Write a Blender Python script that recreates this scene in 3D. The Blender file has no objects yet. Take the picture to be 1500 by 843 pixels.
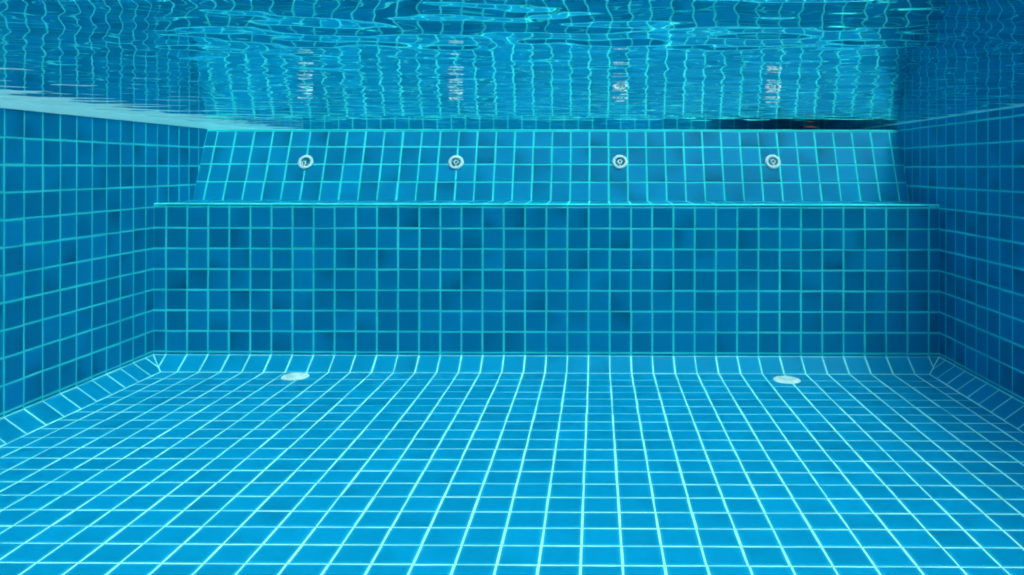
import bpy, math, random
import numpy as np
from mathutils import Vector, Matrix

random.seed(7)
rng = np.random.default_rng(11)
sc = bpy.context.scene
col = sc.collection

# ------------------------------------------------------------------ camera
# Pool units: one tile pitch = 0.1 m.  Pool coordinates (tiles): x right, y away
# from the camera, z up, the camera at the origin; world z = 0 is the pool floor.
S = 0.1
Z0 = 0.9404
def W(x, y, z):
    return Vector((x * S, y * S, z * S + Z0))

FPX, CX, CY, YAW, ROLL = 1212.7, 865.6, 246.7, 0.007, 0.0015   # photograph is 1500 x 843
cam_data = bpy.data.cameras.new('camera')
cam = bpy.data.objects.new('camera', cam_data)
col.objects.link(cam)
cam_data.sensor_width = 36.0
cam_data.lens = FPX / 1500.0 * 36.0
cam_data.shift_x = (750 - CX) / 1500.0
cam_data.shift_y = (CY - 421.5) / 1500.0
cam_data.clip_start = 0.02
cam_data.clip_end = 500.0
cam.matrix_world = (Matrix.Translation(W(0, 0, 0)) @ Matrix.Rotation(YAW, 4, 'Z')
                    @ Matrix.Rotation(math.pi / 2, 4, 'X') @ Matrix.Rotation(ROLL, 4, 'Z'))
sc.camera = cam

def project(p):
    """pixel of a point given in pool units (photograph pixels)"""
    c, s = math.cos(-YAW), math.sin(-YAW)
    x, y = c * p[0] - s * p[1], s * p[0] + c * p[1]
    if y < 0.5:
        return None
    return CX + FPX * x / y, CY - FPX * p[2] / y

# ------------------------------------------------------------------ sky, sun, exposure
SUN_EL, SUN_AZ = 55.0, 140.0
world = bpy.data.worlds.new('World')
sc.world = world
world.use_nodes = True
wn, wl = world.node_tree.nodes, world.node_tree.links
bg = wn['Background']
sky = wn.new('ShaderNodeTexSky')
sky.sky_type = 'NISHITA'
sky.sun_disc = False
sky.sun_elevation = math.radians(SUN_EL)
sky.sun_rotation = math.radians(SUN_AZ)
sky.dust_density = 8.0
sky.ozone_density = 0.3
wl.new(sky.outputs[0], bg.inputs[0])
bg.inputs[1].default_value = 0.11

sun_data = bpy.data.lights.new('sun', 'SUN')
sun_data.energy = 1.5
sun_data.angle = math.radians(58)
sun_data.color = (1.0, 0.95, 0.88)
sun = bpy.data.objects.new('sun', sun_data)
col.objects.link(sun)
el, az = math.radians(SUN_EL), math.radians(SUN_AZ)
sd = Vector((math.sin(az) * math.cos(el), math.cos(az) * math.cos(el), math.sin(el)))
sun.rotation_euler = (-sd).to_track_quat('-Z', 'Y').to_euler()
sun.location = (3, -1, 6)

sc.view_settings.view_transform = 'Standard'
sc.view_settings.look = 'None'
sc.view_settings.gamma = 1.0
sc.view_settings.exposure = 1.60
sc.cycles.max_bounces = 14
sc.cycles.diffuse_bounces = 6
sc.cycles.glossy_bounces = 6
sc.cycles.transmission_bounces = 8
sc.cycles.caustics_refractive = True
sc.cycles.caustics_reflective = True
sc.cycles.blur_glossy = 0.0
sc.cycles.sample_clamp_indirect = 12.0
sc.cycles.use_denoising = True
sc.cycles.filter_width = 1.8

# ------------------------------------------------------------------ helpers
def tag(o, label=None, cat=None, group=None, kind=None):
    if label: o['label'] = label
    if cat: o['category'] = cat
    if group: o['group'] = group
    if kind: o['kind'] = kind
    return o

def mesh_from(name, verts, faces, mat, uvs=None, smooth=False):
    me = bpy.data.meshes.new(name)
    me.from_pydata([tuple(v) for v in verts], [], faces)
    if uvs is not None:
        lay = me.uv_layers.new(name='UVMap')
        k = 0
        for f in faces:
            for vi in f:
                lay.data[k].uv = uvs[vi]
                k += 1
    if smooth:
        me.polygons.foreach_set('use_smooth', [True] * len(me.polygons))
    if mat: me.materials.append(mat)
    me.update()
    return me

def link(name, data, parent=None, matrix=None):
    o = bpy.data.objects.new(name, data)
    col.objects.link(o)
    if parent is not None:
        o.parent = parent
    if matrix is not None:
        o.matrix_world = matrix
        if parent is not None:
            o.matrix_parent_inverse = Matrix.Identity(4)
            o.matrix_basis = Matrix.Translation(-parent.location) @ matrix if parent.parent is None and parent.type == 'EMPTY' else matrix
    return o

def root(name, loc):
    o = bpy.data.objects.new(name, None)
    o.empty_display_size = 0.1
    col.objects.link(o)
    o.location = loc
    return o

def box_mesh(name, lo, hi, mat):
    """box between two corners in pool units, as world-space mesh"""
    (x0, y0, z0), (x1, y1, z1) = lo, hi
    v = [W(x, y, z) for z in (z0, z1) for y in (y0, y1) for x in (x0, x1)]
    f = [(0, 2, 3, 1), (4, 5, 7, 6), (0, 1, 5, 4), (2, 6, 7, 3), (0, 4, 6, 2), (1, 3, 7, 5)]
    return mesh_from(name, v, f, mat)

def extrude_x(name, prof, x0, x1, mat, parent_loc=None):
    """prism of a (y, z) profile along x, pool units"""
    n = len(prof)
    v = [W(x0, y, z) for y, z in prof] + [W(x1, y, z) for y, z in prof]
    f = [(i, (i + 1) % n, n + (i + 1) % n, n + i) for i in range(n)]
    f += [tuple(range(n))[::-1], tuple(range(n, 2 * n))]
    me = mesh_from(name, v, f, mat)
    import bmesh
    bm = bmesh.new(); bm.from_mesh(me)
    bmesh.ops.recalc_face_normals(bm, faces=bm.faces)
    bm.to_mesh(me); bm.free()
    return me

# ------------------------------------------------------------------ materials
def new_mat(name):
    m = bpy.data.materials.new(name)
    m.use_nodes = True
    n = m.node_tree.nodes
    return m, n, m.node_tree.links, n['Principled BSDF']

def tile_material(name, smudge):
    m, n, l, b = new_mat(name)
    N = lambda t, **k: [n.new(t), [setattr(n[-1], a, v) for a, v in k.items()]][0]
    def math_(op, a, c=None, clamp=False):
        x = n.new('ShaderNodeMath'); x.operation = op; x.use_clamp = clamp
        for i, s in enumerate((a, c)):
            if s is None: continue
            if isinstance(s, (int, float)): x.inputs[i].default_value = s
            else: l.new(s, x.inputs[i])
        return x.outputs[0]
    uv = n.new('ShaderNodeUVMap')
    fr = n.new('ShaderNodeVectorMath'); fr.operation = 'FRACTION'
    fl = n.new('ShaderNodeVectorMath'); fl.operation = 'FLOOR'
    l.new(uv.outputs[0], fr.inputs[0]); l.new(uv.outputs[0], fl.inputs[0])
    oi = n.new('ShaderNodeObjectInfo')
    wnz = n.new('ShaderNodeTexWhiteNoise'); wnz.noise_dimensions = '4D'
    l.new(fl.outputs[0], wnz.inputs['Vector']); l.new(oi.outputs['Random'], wnz.inputs['W'])
    rs = n.new('ShaderNodeSeparateColor'); l.new(wnz.outputs['Color'], rs.inputs[0])
    r1, r2, r3 = rs.outputs[0], rs.outputs[1], rs.outputs[2]
    sx = n.new('ShaderNodeSeparateXYZ'); l.new(fr.outputs[0], sx.inputs[0])
    cu, cv = math_('SUBTRACT', sx.outputs[0], 0.5), math_('SUBTRACT', sx.outputs[1], 0.5)
    # one-sided darker glaze: gradient across the tile in a random direction
    ang = math_('MULTIPLY', r2, 6.2832)
    g = math_('ADD', math_('MULTIPLY', cu, math_('COSINE', ang)), math_('MULTIPLY', cv, math_('SINE', ang)))
    nz = n.new('ShaderNodeTexNoise'); nz.noise_dimensions = '4D'
    nz.inputs['Scale'].default_value = 1.3; nz.inputs['Detail'].default_value = 0.6
    l.new(uv.outputs[0], nz.inputs['Vector'])
    l.new(math_('MULTIPLY', oi.outputs['Random'], 97.0), nz.inputs['W'])
    g = math_('ADD', g, math_('MULTIPLY', math_('SUBTRACT', nz.outputs[0], 0.5), 0.6))
    sm = n.new('ShaderNodeMapRange'); sm.interpolation_type = 'SMOOTHSTEP'
    sm.inputs['From Min'].default_value = -0.30; sm.inputs['From Max'].default_value = 0.85
    l.new(g, sm.inputs['Value'])
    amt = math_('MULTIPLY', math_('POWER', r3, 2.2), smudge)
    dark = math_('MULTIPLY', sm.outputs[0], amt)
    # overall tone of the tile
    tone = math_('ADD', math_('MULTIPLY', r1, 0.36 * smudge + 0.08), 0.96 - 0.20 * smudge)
    # fine cloudiness of the glaze
    nz2 = n.new('ShaderNodeTexNoise'); nz2.noise_dimensions = '4D'
    nz2.inputs['Scale'].default_value = 5.0; nz2.inputs['Detail'].default_value = 5.0
    l.new(uv.outputs[0], nz2.inputs['Vector']); l.new(math_('MULTIPLY', oi.outputs['Random'], 53.0), nz2.inputs['W'])
    tone = math_('ADD', tone, math_('MULTIPLY', math_('SUBTRACT', nz2.outputs[0], 0.5), 0.22))
    tone = math_('MULTIPLY', tone, math_('SUBTRACT', 1.0, dark))
    # paler edges: thin glaze, plus the soft glow of the joints put into the colour
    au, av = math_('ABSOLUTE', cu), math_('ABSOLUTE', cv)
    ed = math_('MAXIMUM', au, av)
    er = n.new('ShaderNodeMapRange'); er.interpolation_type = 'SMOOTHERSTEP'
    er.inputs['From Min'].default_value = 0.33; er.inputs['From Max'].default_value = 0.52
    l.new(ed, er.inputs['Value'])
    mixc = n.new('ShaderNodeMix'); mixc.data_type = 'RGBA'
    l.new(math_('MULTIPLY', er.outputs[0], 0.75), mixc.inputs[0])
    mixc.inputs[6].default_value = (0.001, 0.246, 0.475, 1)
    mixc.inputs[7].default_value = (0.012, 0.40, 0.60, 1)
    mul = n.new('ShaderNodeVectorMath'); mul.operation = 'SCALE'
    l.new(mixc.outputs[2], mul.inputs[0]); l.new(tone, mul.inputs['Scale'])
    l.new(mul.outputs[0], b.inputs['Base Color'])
    b.inputs['Roughness'].default_value = 0.22
    b.inputs['IOR'].default_value = 1.16
    return m

def grout_material(name, c0, c1):
    m, n, l, b = new_mat(name)
    tc = n.new('ShaderNodeNewGeometry')
    nz = n.new('ShaderNodeTexNoise'); nz.inputs['Scale'].default_value = 3.5; nz.inputs['Detail'].default_value = 6
    l.new(tc.outputs['Position'], nz.inputs['Vector'])
    cr = n.new('ShaderNodeValToRGB')
    cr.color_ramp.elements[0].position = 0.33; cr.color_ramp.elements[0].color = c0 + (1,)
    cr.color_ramp.elements[1].position = 0.66; cr.color_ramp.elements[1].color = c1 + (1,)
    l.new(nz.outputs[0], cr.inputs[0]); l.new(cr.outputs[0], b.inputs['Base Color'])
    b.inputs['Roughness'].default_value = 0.9; b.inputs['IOR'].default_value = 1.1
    return m

def stone_material():
    m, n, l, b = new_mat('pale_coping_stone')
    tc = n.new('ShaderNodeNewGeometry')
    mp = n.new('ShaderNodeMapping'); mp.inputs['Rotation'].default_value = (math.radians(35), 0, 0)
    mp.inputs['Scale'].default_value = (1, 2.5, 16)
    l.new(tc.outputs['Position'], mp.inputs[0])
    nz = n.new('ShaderNodeTexNoise'); nz.inputs['Scale'].default_value = 6; nz.inputs['Detail'].default_value = 7
    l.new(mp.outputs[0], nz.inputs['Vector'])
    cr = n.new('ShaderNodeValToRGB')
    cr.color_ramp.elements[0].position = 0.3; cr.color_ramp.elements[0].color = (0.56, 0.94, 0.92, 1)
    cr.color_ramp.elements[1].position = 0.7; cr.color_ramp.elements[1].color = (0.56, 0.94, 0.92, 1)
    l.new(nz.outputs[0], cr.inputs[0]); l.new(cr.outputs[0], b.inputs['Base Color'])
    b.inputs['Roughness'].default_value = 0.85; b.inputs['IOR'].default_value = 1.15
    return m

def plain_material(name, c, rough=0.4, ior=1.2, noise=0.08, scale=40):
    m, n, l, b = new_mat(name)
    tc = n.new('ShaderNodeTexCoord')
    nz = n.new('ShaderNodeTexNoise'); nz.inputs['Scale'].default_value = scale; nz.inputs['Detail'].default_value = 4
    l.new(tc.outputs['Object'], nz.inputs['Vector'])
    cr = n.new('ShaderNodeValToRGB')
    cr.color_ramp.elements[0].color = tuple(x * (1 - 2 * noise) for x in c) + (1,)
    cr.color_ramp.elements[1].color = tuple(min(1, x * (1 + noise)) for x in c) + (1,)
    cr.color_ramp.elements[0].position = 0.3; cr.color_ramp.elements[1].position = 0.7
    l.new(nz.outputs[0], cr.inputs[0]); l.new(cr.outputs[0], b.inputs['Base Color'])
    b.inputs['Roughness'].default_value = rough; b.inputs['IOR'].default_value = ior
    return m

def water_material():
    m, n, l, b = new_mat('pool_water')
    n.remove(b)
    out = n['Material Output']
    g = n.new('ShaderNodeBsdfGlass')
    g.inputs['IOR'].default_value = 1.333; g.inputs['Roughness'].default_value = 0.0
    g.inputs['Color'].default_value = (1, 1, 1, 1)
    l.new(g.outputs[0], out.inputs['Surface'])
    ab = n.new('ShaderNodeVolumeAbsorption')
    ab.inputs['Color'].default_value = (0.0, 0.75, 0.79, 1)
    ab.inputs['Density'].default_value = 0.23
    vs = n.new('ShaderNodeVolumeScatter')
    vs.inputs['Color'].default_value = (0.15, 0.95, 1.0, 1)
    vs.inputs['Density'].default_value = 0.038
    vs.inputs['Anisotropy'].default_value = 0.5
    ad = n.new('ShaderNodeAddShader')
    l.new(ab.outputs[0], ad.inputs[0]); l.new(vs.outputs[0], ad.inputs[1])
    l.new(ad.outputs[0], out.inputs['Volume'])
    return m

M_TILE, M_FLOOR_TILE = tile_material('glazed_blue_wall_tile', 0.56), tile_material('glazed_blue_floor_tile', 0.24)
M_GROUT = grout_material('white_floor_grout', (0.29, 0.82, 0.79), (0.43, 0.94, 0.90))
M_AQUA = grout_material('aqua_wall_grout', (0.04, 0.76, 0.71), (0.08, 0.92, 0.86))
M_STONE, M_WATER = stone_material(), water_material()
M_WHITE = plain_material('white_plastic', (0.78, 0.86, 0.84), 0.35)
M_CUP = plain_material('green_grey_plastic', (0.10, 0.30, 0.27), 0.4)
M_DARK = plain_material('dark_bore', (0.05, 0.10, 0.11), 0.6)
M_CONC = plain_material('grey_shade_slab', (0.30, 0.29, 0.27), 0.8)
M_LEAF = plain_material('orange_brown_leaf', (0.20, 0.045, 0.010), 0.6)

# ------------------------------------------------------------------ tiling
GROUT, THICK, BEV = 0.080, 0.018, 0.025

def inset_poly(poly, d):
    n = len(poly)
    lines = []
    for i in range(n):
        a, b = np.array(poly[i], float), np.array(poly[(i + 1) % n], float)
        t = b - a; L = np.hypot(*t)
        if L < 1e-6: continue
        nrm = np.array((-t[1], t[0])) / L
        lines.append((nrm, nrm @ a + d))
    out = []
    for i in range(len(lines)):
        (n1, c1), (n2, c2) = lines[i - 1], lines[i]
        M = np.array([n1, n2])
        if abs(np.linalg.det(M)) < 1e-4: continue
        out.append(np.linalg.solve(M, np.array([c1, c2])))
    # a polygon that turned inside out has vanished
    A = 0.5 * sum(out[i][0] * out[(i + 1) % len(out)][1] - out[(i + 1) % len(out)][0] * out[i][1] for i in range(len(out))) if len(out) > 2 else 0
    if A < 0.004: return None
    for p in out:
        for nrm, c in lines:
            if nrm @ p < c - 1e-4: return None
    return out

def clip_poly(poly, a, b, c):
    """keep a*u + b*v <= c"""
    out = []
    for i in range(len(poly)):
        p, q = poly[i], poly[(i + 1) % len(poly)]
        dp, dq = a * p[0] + b * p[1] - c, a * q[0] + b * q[1] - c
        if dp <= 0: out.append(p)
        if (dp < 0 < dq) or (dq < 0 < dp):
            t = dp / (dp - dq)
            out.append((p[0] + t * (q[0] - p[0]), p[1] + t * (q[1] - p[1])))
    return out

def prism(poly, cell, thick, gap=None):
    """bevelled tile over a convex polygon; verts in tile units, uv over its cell"""
    base = inset_poly(poly, (gap or GROUT) / 2)
    if base is None: return None
    top = inset_poly(base, BEV)
    if top is None: return None
    if len(top) != len(base): return None
    n = len(base)
    v = [(p[0], p[1], -0.03) for p in base] + [(p[0], p[1], thick * 0.45) for p in base] + [(p[0], p[1], thick) for p in top]
    f = []
    for r in (0, 1):
        for i in range(n):
            j = (i + 1) % n
            f.append((r * n + i, r * n + j, (r + 1) * n + j, (r + 1) * n + i))
    f.append(tuple(range(2 * n, 3 * n)))
    (u0, v0), (u1, v1) = cell
    uv = [(min(.998, max(.002, (p[0] - u0) / (u1 - u0))), min(.998, max(.002, (p[1] - v0) / (v1 - v0)))) for p in v]
    return v, f, uv

_cache = {}
def tile_plane(parent, origin, ud, vd, us, vs, single, name='tile', field=None, clips=(), keep=None, thick=THICK, mat=None, rough=1.0, gap=None):
    gap = gap or (0.064 if parent.name.startswith('pool_floor') else GROUT)
    """Lay tiles on a plane.  origin / ud / vd in pool units; us, vs the joint lines.
    single(cell centre, corners) -> True: an object of its own; else it joins `field`."""
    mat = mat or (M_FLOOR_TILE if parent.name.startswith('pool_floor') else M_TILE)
    o, u, v = Vector(origin), Vector(ud).normalized(), Vector(vd).normalized()
    nrm = u.cross(v).normalized()
    B = Matrix((u, v, nrm)).transposed().to_4x4()
    FV, FF, FU = [], [], []
    count, k = 0, 0
    for j in range(len(vs) - 1):
        for i in range(len(us) - 1):
            u0, u1, v0, v1 = us[i], us[i + 1], vs[j], vs[j + 1]
            if u1 - u0 < 0.16 and u1 - u0 < 0.5 * (v1 - v0) and False: continue
            uc, vc = (u0 + u1) / 2, (v0 + v1) / 2
            poly = [(u0, v0), (u1, v0), (u1, v1), (u0, v1)]
            for c in clips:
                poly = clip_poly(poly, *c)
                if len(poly) < 3: break
            if len(poly) < 3: continue
            P = [o + u * a + v * b for a, b in poly]
            ctr = o + u * uc + v * vc
            if keep and not keep(ctr): continue
            loc = [(a - uc, b - vc) for a, b in poly]
            key = (name.split('_')[0], mat.name, thick, gap) + tuple((round(a, 3), round(b, 3)) for a, b in loc)
            k += 1
            jit = (random.gauss(0, .006), random.gauss(0, .006), random.gauss(0, .0022),
                   random.gauss(0, .0035), random.gauss(0, .004), random.gauss(0, .004))
            jit = [q * rough for q in jit]
            J = (Matrix.Translation(jit[:3]) @ Matrix.Rotation(jit[3], 4, 'Z')
                 @ Matrix.Rotation(jit[4], 4, 'X') @ Matrix.Rotation(jit[5], 4, 'Y'))
            if single is True or (single and single(ctr, P)):
                if key not in _cache:
                    pr = prism(loc, ((u0 - uc, v0 - vc), (u1 - uc, v1 - vc)), thick, gap)
                    _cache[key] = mesh_from(name, [Vector(q) * S for q in pr[0]], pr[1], mat, pr[2]) if pr else None
                if _cache[key] is None: continue
                J.translation *= S
                link(name, _cache[key], parent, Matrix.Translation(W(*ctr)) @ B @ J)
                count += 1
            elif field:
                pr = prism(loc, ((u0 - uc, v0 - vc), (u1 - uc, v1 - vc)), thick, gap)
                if not pr: continue
                b0 = len(FV)
                FV += [W(*(ctr + (B @ (J @ Vector(q))))) for q in pr[0]]
                FF += [tuple(b0 + q for q in f) for f in pr[1]]
                FU += [(a + (k % 61), c + (k // 61)) for a, c in pr[2]]
    if field and FV:
        t = link(field, mesh_from(field, FV, FF, mat, FU), parent, Matrix.Identity(4))
        t['kind'] = 'stuff'
    return count

def in_frame(margin=0.0):
    def f(ctr, P):
        q = [project(p) for p in P]
        if any(a is None for a in q): return False
        return max(a[0] for a in q) > -margin and min(a[0] for a in q) < 1500 + margin and max(a[1] for a in q) > -margin and min(a[1] for a in q) < 843 + margin
    return f

# ------------------------------------------------------------------ pool dimensions (tiles)
XL, XR = -20.868, 16.053          # side walls
ZF = -9.404                       # floor
YR = 38.838                       # front of the bench
CWB, CWS, CH = 0.95, 0.84, 0.604  # cove: depth at the back, width at the sides, height
ZB = -1.69                        # bench seat
YB, DT, ZT = YR + 3.70, 1.655, 2.04
YT = YB + DT                      # top edge of the sloping back
YF = 58.6                         # far wall of the overflow channel
YN = -42.0                        # pool end behind the camera
ZWATER = 2.40
XP, X0 = 0.9945, -0.37
XS = [XL] + [X0 + XP * k for k in range(-20, 17)] + [XR]
ZR = [-8.65 + 0.971 * k for k in range(0, 12)]       # wall rows, top one 2.03
YP = 1.0165
YW = [38.15 + YP * k for k in range(-79, 7)]         # wall columns along the depth

# ------------------------------------------------------------------ floor
FXL, FXR, FYB = XL + CWS, XR - CWS, YR - CWB
floor_v = [W(XL - 2, YN - 1, ZF), W(XR + 2, YN - 1, ZF), W(XR + 2, YR + .5, ZF), W(XL - 2, YR + .5, ZF)]
floor_v += [v + Vector((0, 0, -0.3)) for v in floor_v]
pool_floor = link('pool_floor', mesh_from('pool_floor', floor_v,
    [(0, 1, 2, 3), (7, 6, 5, 4), (0, 4, 5, 1), (1, 5, 6, 2), (2, 6, 7, 3), (3, 7, 4, 0)], M_GROUT))
tag(pool_floor, 'pool floor of square blue tiles with bright white joints', kind='structure')

fx = [FXL] + [x for x in XS if FXL + .05 < x < FXR - .05] + [FXR]
fy = [YN] + [y for y in (36.70 - 1.0065 * k for k in range(78, -1, -1)) if y > YN + .2] + [FYB]
# the 300 floor tiles that show largest
cells = []
infr = in_frame()
for j in range(len(fy) - 1):
    for i in range(len(fx) - 1):
        P = [Vector((a, b, ZF)) for a, b in ((fx[i], fy[j]), (fx[i + 1], fy[j]), (fx[i + 1], fy[j + 1]), (fx[i], fy[j + 1]))]
        if fy[j] > 5 and infr(None, P):
            q = [project(p) for p in P]
            q = [(min(1500, max(0, a)), min(843, max(0, b))) for a, b in q]
            A = abs(sum(q[n][0] * q[(n + 1) % 4][1] - q[(n + 1) % 4][0] * q[n][1] for n in range(4))) / 2
            cells.append((A, round((fx[i] + fx[i + 1]) / 2, 3), round((fy[j] + fy[j + 1]) / 2, 3)))
cells.sort(reverse=True)
big = {c[1:] for c in cells[:300]}
tile_plane(pool_floor, (0, 0, ZF), (1, 0, 0), (0, 1, 0), fx, fy,
           lambda c, P: (round(c.x, 3), round(c.y, 3)) in big, 'tile', 'far_tiles')

# sloping cove tiles between the floor and the walls
def cove(face, p0, along, up, length_lines, slope, parent, clips):
    v = [W(*q) for q in face]
    v2 = [q - Vector((0, 0, 0.25)) for q in v]
    n = len(v)
    f = [tuple(range(n))] + [(i, n + i, n + (i + 1) % n, (i + 1) % n) for i in range(n)]
    link('cove_bed', mesh_from('cove_bed', v + v2, f, M_GROUT), parent, Matrix.Identity(4))
    tile_plane(parent, p0, along, up, length_lines, [0.0, slope], in_frame(), 'cove_tile', 'cove_tiles_beyond', clips)

slb = math.hypot(CWB, CH)
cove([(FXL, FYB, ZF), (FXR, FYB, ZF), (XR, YR, ZF + CH), (XL, YR, ZF + CH)], (0, FYB, ZF), (1, 0, 0), (0, CWB, CH), XS, slb, pool_floor,
     [(-1, -CWS / slb, -FXL), (1, -CWS / slb, FXR)])
sls = math.hypot(CWS, CH)
cy_ = [YN] + [y for y in YW if y < YR - .05] + [YR]
# left cove: u runs towards the camera (-y) so that the face looks up
cove([(FXL, FYB, ZF), (XL, YR, ZF + CH), (XL, YN, ZF + CH), (FXL, YN, ZF)], (FXL, 0, ZF), (0, 1, 0), (-CWS, 0, CH),
     cy_, sls, pool_floor, [(1, -CWB / sls, FYB)])
cove([(FXR, FYB, ZF), (FXR, YN, ZF), (XR, YN, ZF + CH), (XR, YR, ZF + CH)], (FXR, 0, ZF), (0, -1, 0), (CWS, 0, CH),
     [-y for y in cy_[::-1]], sls, pool_floor, [(-1, -CWB / sls, FYB)])

# ------------------------------------------------------------------ side walls
def hidden(c):
    """inside the bench or behind the sloping back"""
    if YR + .2 < c.y and c.z < ZB - .3: return False
    if YB + .3 < c.y < YT + .4:
        zs = ZB + (c.y - YB) / DT * (ZT - ZB)
        return c.z > zs - .6
    if c.y >= YT + .4: return c.z > 0.5
    return True

wy = [YN] + [y for y in YW if YN + .2 < y < YR - .0] + [y for y in YW if y > YR] + [45.3 + 1.0 * k for k in range(0, 14)]
wy = sorted(set(wy))
wy = [y for y in wy if y < YF - .1] + [YF]
zrows = [ZF + CH, -8.65] + ZR[1:]

w = root('side_wall', W(XL, 20, ZF))
left_wall = tag(w, 'blue tiled pool side wall with a wide pale coping band along its waterline', 'wall', 'tiled side walls of the pool')
link('wall_body', box_mesh('wall_body', (XL - 4, YN - 1, ZF - 1), (XL, YF + 4, 2.08), M_AQUA), w, Matrix.Identity(4))
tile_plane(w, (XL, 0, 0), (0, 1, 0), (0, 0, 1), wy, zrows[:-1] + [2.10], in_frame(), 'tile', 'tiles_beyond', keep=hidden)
link('coping', box_mesh('coping', (XL - 4.0, YN - 1, 2.082), (XL + 0.05, YF + 4, 3.4), M_STONE), w, Matrix.Identity(4))

w = root('side_wall', W(XR, 20, ZF))
right_wall = tag(w, 'shadowed dark blue tiled pool side wall with a narrow cut tile strip at its waterline', 'wall', 'tiled side walls of the pool')
link('wall_body', box_mesh('wall_body', (XR, YN - 1, ZF - 1), (XR + 4, YF + 4, 2.36), M_AQUA), w, Matrix.Identity(4))
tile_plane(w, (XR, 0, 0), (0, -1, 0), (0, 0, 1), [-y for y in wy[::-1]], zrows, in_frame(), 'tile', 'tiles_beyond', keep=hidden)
tile_plane(w, (XR, 0, 0), (0, -1, 0), (0, 0, 1), [-y for y in wy[::-1]], [zrows[-1], 2.38], in_frame(), 'edge_tile', 'edge_tiles_beyond', keep=hidden)
link('coping', box_mesh('coping', (XR - 0.02, YN - 1, 2.362), (XR + 4.0, YF + 4, 2.62), M_STONE), w, Matrix.Identity(4))

# ------------------------------------------------------------------ bench
w = root('bench', W(0, YR, ZF + CH))
tag(w, 'long blue tiled underwater bench across the far end of the pool', 'bench')
link('bench_body', box_mesh('bench_body', (XL - .5, YR, ZF - .5), (XR + .5, YB + 1.2, ZB), M_AQUA), w, Matrix.Identity(4))
tile_plane(w, (0, YR, 0), (1, 0, 0), (0, 0, 1), XS, [ZF + CH - .02, -8.655] + [z for z in ZR[1:7]] + [-1.822], True, 'riser_tile')
tile_plane(w, (0, YR, 0), (1, 0, 0), (0, 0, 1), XS, [-1.822, ZB - .015], True, 'nosing_tile', rough=.4, gap=.06)
link('corner_joint', extrude_x('corner_joint', [(YR - .02, ZB - .05), (YR - .026, ZB - .036), (YR + .012, ZB + .004), (YR + .05, ZB + .014), (YR + .10, ZB + .016), (YR + .12, ZB - .1), (YR + .05, ZB - .1)], XL, XR, M_AQUA), w, Matrix.Identity(4))
tile_plane(w, (0, 0, ZB), (1, 0, 0), (0, 1, 0), XS, [YR + .06, YR + .70, YR + 1.70, YR + 2.70, YB + .02], False, 'seat_tile', 'seat_tiles', rough=.1)

# ------------------------------------------------------------------ sloping back rest
w = root('sloping_backrest', W(0, YB, ZB))
tag(w, 'sloping blue tiled backrest wall above the bench holding four white jets', 'wall')
link('backrest_body', extrude_x('backrest_body', [(YB, ZB - .05), (YT, ZT), (YT + .5, ZT), (YT + .5, ZF), (YB, ZF)], XL - .3, XR + .3, M_AQUA), w, Matrix.Identity(4))
sv = Vector((0, DT, ZT - ZB)); SL = sv.length; sv.normalize()
zz = [ZB, -0.72, 0.20, 1.12, 1.97]
tile_plane(w, (0, YB, ZB), (1, 0, 0), sv, XS, [(z - ZB) / (ZT - ZB) * SL for z in zz], True, 'tile')
tile_plane(w, (0, YB, ZB), (1, 0, 0), sv, XS, [(1.985 - ZB) / (ZT - ZB) * SL, SL - .03], True, 'nosing_tile', rough=.4)
link('corner_joint', extrude_x('corner_joint', [(YT - .05, ZT - .04), (YT - .036, ZT + .01), (YT, ZT + .022), (YT + .08, ZT + .022), (YT + .08, ZT - .1), (YT, ZT - .1)], XL, XR, M_AQUA), w, Matrix.Identity(4))
tile_plane(w, (0, YT, ZT), (1, 0, 0), (0, 1, 0), XS, [0, .5], False, 'top_tile', 'top_tiles')

# ------------------------------------------------------------------ overflow channel behind the back rest
w = root('overflow_channel', W(0, YF, 1.0))
tag(w, 'dark tiled far wall of the overflow channel in the slit above the backrest', 'channel')
link('channel_wall', box_mesh('channel_wall', (XL - .5, YF, 0), (XR + .5, YF + 4, 3.3), M_AQUA), w, Matrix.Identity(4))
link('channel_bed', box_mesh('channel_bed', (XL - .5, YT + .5, 0), (XR + .5, YF + .5, 0.6), M_AQUA), w, Matrix.Identity(4))
tile_plane(w, (0, YF, 0), (1, 0, 0), (0, 0, 1), [XL] + [-20.3 + 1.0 * k for k in range(37)] + [XR], [0.62, 0.97, 1.95, 2.9], False, 'wall_tile', 'wall_tiles')
tile_plane(w, (0, 0, 0.6), (1, 0, 0), (0, 1, 0), XS, [YT + .5 + k for k in range(14)] + [YF], False, 'bed_tile', 'bed_tiles')

w = link('added_shade_slab', box_mesh('added_shade_slab', (9.0, YT + .9, 3.3), (16.6, YF + 12, 3.9), M_CONC))  # added slab, out of view, there only to shade the channel's right end
tag(w, 'added unseen grey slab shading the dark right end of the slit above the backrest', 'shade slab')

# pool end behind the camera
w = root('end_wall', W(0, YN, ZF))
tag(w, 'tiled end wall of the pool behind the viewer', 'wall')
link('wall_body', box_mesh('wall_body', (XL - 4, YN - 4, ZF - 1), (XR + 4, YN, 2.36), M_AQUA), w, Matrix.Identity(4))
tile_plane(w, (0, YN, 0), (-1, 0, 0), (0, 0, 1), [-x for x in XS[::-1]], zrows, False, 'tile', 'tiles_beyond')

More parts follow.
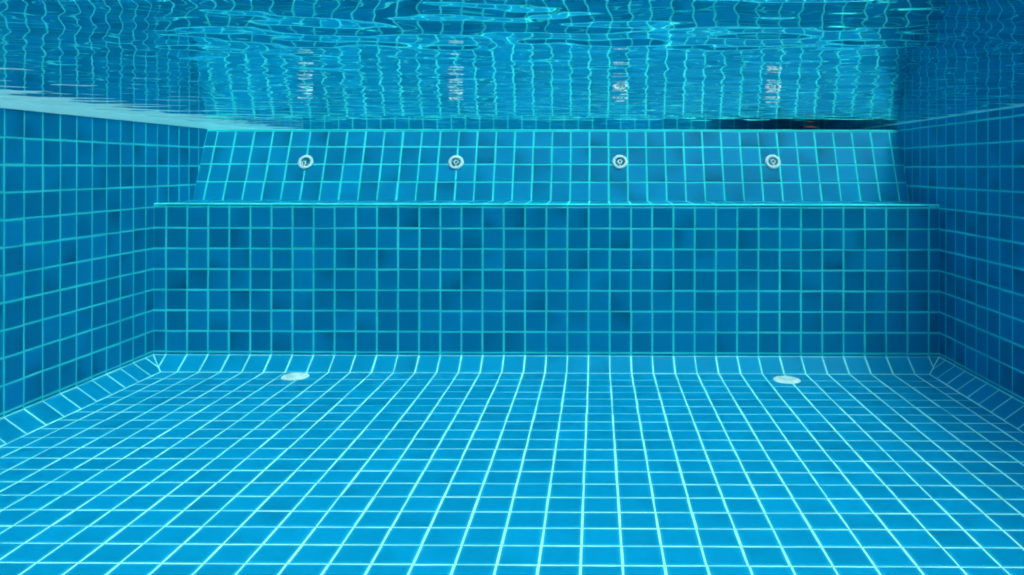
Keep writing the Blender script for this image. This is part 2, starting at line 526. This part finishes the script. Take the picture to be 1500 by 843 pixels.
# ------------------------------------------------------------------ jets
def lathe(prof, seg=40, wob=None):
    """prof: (r, z) list in tiles; wob(theta, k) multiplies the radius"""
    v, f = [], []
    for k, (r, z) in enumerate(prof):
        for s in range(seg):
            t = 2 * math.pi * s / seg
            q = r * (wob(t, k) if wob else 1)
            v.append(Vector((q * math.cos(t), q * math.sin(t), z)) * S)
    for k in range(len(prof) - 1):
        for s in range(seg):
            s2 = (s + 1) % seg
            f.append((k * seg + s, k * seg + s2, (k + 1) * seg + s2, (k + 1) * seg + s))
    return v, f

def lathe_mesh(name, prof, mat, seg=40, wob=None):
    v, f = lathe(prof, seg, wob)
    me = mesh_from(name, v, f, mat, smooth=True)
    import bmesh
    bm = bmesh.new(); bm.from_mesh(me)
    bmesh.ops.remove_doubles(bm, verts=bm.verts, dist=1e-6)
    bmesh.ops.recalc_face_normals(bm, faces=bm.faces)
    bm.to_mesh(me); bm.free()
    return me

flange_me = lathe_mesh('flange', [(0.40, -.01), (0.41, .03), (0.385, .065), (0.33, .085), (0.27, .08), (0.245, .05), (0.24, -.03)], M_WHITE, 48,
                       lambda t, k: 1 + (.018 * math.cos(10 * t) if k in (0, 1, 2) else 0))
socket_me = lathe_mesh('socket', [(0.245, .045), (0.235, .0), (0.20, -.02), (0.10, -.025), (0.0, -.025)], M_CUP, 40)
nozzle_me = lathe_mesh('nozzle', [(0.10, -.03), (0.13, .02), (0.142, .05), (0.12, .08), (0.08, .075), (0.06, .05), (0.055, .0)], M_WHITE, 48,
                       lambda t, k: 1 + (.16 * math.cos(6 * t) if k in (1, 2, 3) else 0))
bore_me = lathe_mesh('bore', [(0.06, .035), (0.03, .032), (0.0, .03)], M_DARK, 24)
web_me = mesh_from('web', [Vector(q) * S for q in [(-.035, -.26, -.01), (.035, -.26, -.01), (.03, -.10, -.01), (-.03, -.10, -.01),
                  (-.03, -.26, .05), (.03, -.26, .05), (.025, -.10, .04), (-.025, -.10, .04)]],
                  [(4, 5, 6, 7), (0, 1, 5, 4), (1, 2, 6, 5), (2, 3, 7, 6), (3, 0, 4, 7)], M_WHITE)
bu, bv = Vector((1, 0, 0)), sv.copy()
bn = bu.cross(bv).normalized()
BB = Matrix((bu, bv, bn)).transposed().to_4x4()

jets = [(-15.289, .27, 'white jet nearest the pale coping, its inner nozzle turned down and to the left', (-.55, -.42, -20)),
        (-7.387, .27, 'white jet straddling a joint crossing, second from the pale coping', (.05, .10, 0)),
        (1.213, .31, 'white jet with a star shaped nozzle, second from the dark right wall', (0, .08, 8)),
        (9.223, .33, 'white jet nearest the dark right wall, with a teal centre', (.0, .02, 14))]
def jet(i, proto=None):
    x, z, lab, (tx, ty, rz) = jets[i]
    t = (z - ZB) / (ZT - ZB)
    p = W(x, YB + DT * t, z) + bn * (THICK * S * 0.9)
    if proto is None:
        r = root('pool_jet', p)
        for nm, me in (('flange', flange_me), ('socket', socket_me), ('nozzle', nozzle_me), ('web', web_me)):
            o = bpy.data.objects.new(nm, me); col.objects.link(o); o.parent = r
            if nm == 'nozzle':
                b = bpy.data.objects.new('bore', bore_me); col.objects.link(b); b.parent = o
    else:
        r = proto.copy(); col.objects.link(r)
        for ch in proto.children:
            c = ch.copy(); col.objects.link(c); c.parent = r
            for g in ch.children:
                d = g.copy(); col.objects.link(d); d.parent = c
    r.matrix_world = Matrix.Translation(p) @ BB
    r.location = p; r.rotation_euler = BB.to_euler()
    tag(r, lab, 'jet', 'white jets in the sloping backrest')
    for c in r.children:
        nm = c.name.split('.')[0]
        if nm == 'nozzle':
            c.location = Vector((tx * .13, ty * .13, 0.0)) * S
            c.rotation_euler = (-ty * .6, tx * .6, math.radians(rz))
        if nm == 'web': c.rotation_euler = (0, 0, math.radians(rz * .5))
    return r
bpy.context.view_layer.update()
j0 = jet(0)
for i in (1, 2, 3): jet(i, j0)

# ------------------------------------------------------------------ floor fittings
cover_me = lathe_mesh('cover', [(0.50, .0), (0.50, .05), (0.44, .085), (0.30, .11), (0.14, .12), (0.0, .122)], M_WHITE, 48)
rim_me = lathe_mesh('rim', [(0.60, -.02), (0.60, .025), (0.56, .05), (0.50, .045), (0.495, .0)], M_WHITE, 48)
def slot_mesh():
    v, f = [], []
    for k in range(18):
        a = 2 * math.pi * k / 18
        for (r, da, z) in ((.22, -.05, .119), (.42, -.035, .097), (.42, .035, .097), (.22, .05, .119)):
            v.append(Vector((r * math.cos(a + da + r * .8), r * math.sin(a + da + r * .8), z)) * S)
        f.append((4 * k, 4 * k + 1, 4 * k + 2, 4 * k + 3))
    return mesh_from('slots', v, f, M_CUP)
slots_me = slot_mesh()
d0 = None
for x, y, tilt, lab in ((-13.52, 37.06, (0.01, -0.015), 'white round floor fitting on the floor below the jet nearest the pale coping'),
                        (8.44, 36.75, (0.02, 0.01), 'white round floor fitting on the floor below the jet nearest the dark right wall')):
    if d0 is None:
        d0 = r = root('floor_inlet', W(x, y, ZF))
        for nm, me in (('rim', rim_me), ('cover', cover_me)):
            o = bpy.data.objects.new(nm, me); col.objects.link(o); o.parent = r
            if nm == 'cover':
                b = bpy.data.objects.new('slots', slots_me); col.objects.link(b); b.parent = o
    else:
        r = d0.copy(); col.objects.link(r)
        for ch in d0.children:
            c = ch.copy(); col.objects.link(c); c.parent = r
            for g in ch.children:
                d = g.copy(); col.objects.link(d); d.parent = c
    r.location = W(x, y, ZF + THICK)
    r.rotation_euler = (tilt[0], tilt[1], random.random())
    tag(r, lab, 'floor fitting', 'white fittings on the pool floor')

# ------------------------------------------------------------------ leaf under the surface
lv, lf = [], []
for k in range(9):
    t = k / 8; wd = .07 * math.sin(math.pi * min(1, t * .96 + .02)) ** .8
    for s in (-1, 0, 1):
        lv.append(Vector(((t - .5) * .74, s * wd, -.03 * abs(s) + .05 * math.sin(3 * t))) * S)
for k in range(8):
    for s in (0, 1):
        a = 3 * k + s
        lf.append((a, a + 1, a + 4, a + 3))
lv += [q - Vector((0, 0, .0015)) for q in lv]
lf += [tuple(27 + i for i in f[::-1]) for f in lf]
leaf = link('leaf', mesh_from('leaf', lv, lf, M_LEAF, smooth=True))
leaf.location = W(11.55, 44.85, 2.24); leaf.rotation_euler = (math.radians(38), math.radians(2), math.radians(4))
tag(leaf, 'small orange brown leaf in the dark slit just under the water surface', 'leaf')

# ------------------------------------------------------------------ water: one closed body, rippled on top
waves = []
for k in range(64):
    lam = 0.06 * (0.60 / 0.06) ** rng.random()             # metres
    th = math.radians(90) + rng.normal(0, 0.60)
    amp_s = 0.0060 * math.exp(-((math.log(lam / 0.18)) / 0.66) ** 2)   # slope amplitude
    waves.append((lam, th, amp_s * (0.5 + rng.random()), rng.random() * 6.283))
for k in range(30):
    lam = 0.045 * (0.10 / 0.045) ** rng.random()
    waves.append((lam, math.radians(90) + rng.normal(0, 0.5), 0.0019 * (0.5 + rng.random()), rng.random() * 6.283))
def height(X, Y):
    h = np.zeros_like(X)
    for lam, th, s, ph in waves:
        k = 2 * math.pi / lam
        h += s / k * np.sin(k * (math.cos(th) * X + math.sin(th) * Y) + ph)
    return h
def water_mesh():
    xs = np.arange(XL - 1.0, XR + 1.01, 0.11) * S
    ya = list(np.arange(8.0, YF + 1.0, 0.11))
    yb, y, st = [], 8.0, 0.15
    while y > YN - 1.0:
        y -= st; st = min(st * 1.12, 1.5); yb.append(y)
    ys = np.array(yb[::-1] + ya) * S
    X, Y = np.meshgrid(xs, ys)
    H = height(X, Y) + ZWATER * S + Z0
    nx, ny = len(xs), len(ys)
    top = np.stack([X, Y, H], -1).reshape(-1, 3)
    idx = np.arange(nx * ny).reshape(ny, nx)
    q = np.stack([idx[:-1, :-1], idx[:-1, 1:], idx[1:, 1:], idx[1:, :-1]], -1).reshape(-1, 4)
    ring = list(idx[0, :]) + list(idx[1:, -1]) + list(idx[-1, -2::-1]) + list(idx[-2:0:-1, 0])
    zb = (ZF - 0.8) * S + Z0
    bot = top[ring].copy(); bot[:, 2] = zb
    nb = len(ring); b0 = nx * ny
    side = [(ring[i], b0 + i, b0 + (i + 1) % nb, ring[(i + 1) % nb]) for i in range(nb)]
    verts = np.vstack([top, bot])
    faces = q.tolist() + side + [tuple(range(b0 + nb - 1, b0 - 1, -1))]
    me = bpy.data.meshes.new('pool_water')
    me.from_pydata(verts.tolist(), [], faces)
    sm = np.zeros(len(faces), bool); sm[:len(q)] = True
    me.polygons.foreach_set('use_smooth', sm)
    me.materials.append(M_WATER)
    me.update()
    return me
water = link('pool_water', water_mesh())
tag(water, 'clear blue pool water with a rippled mirror-like surface', kind='structure')
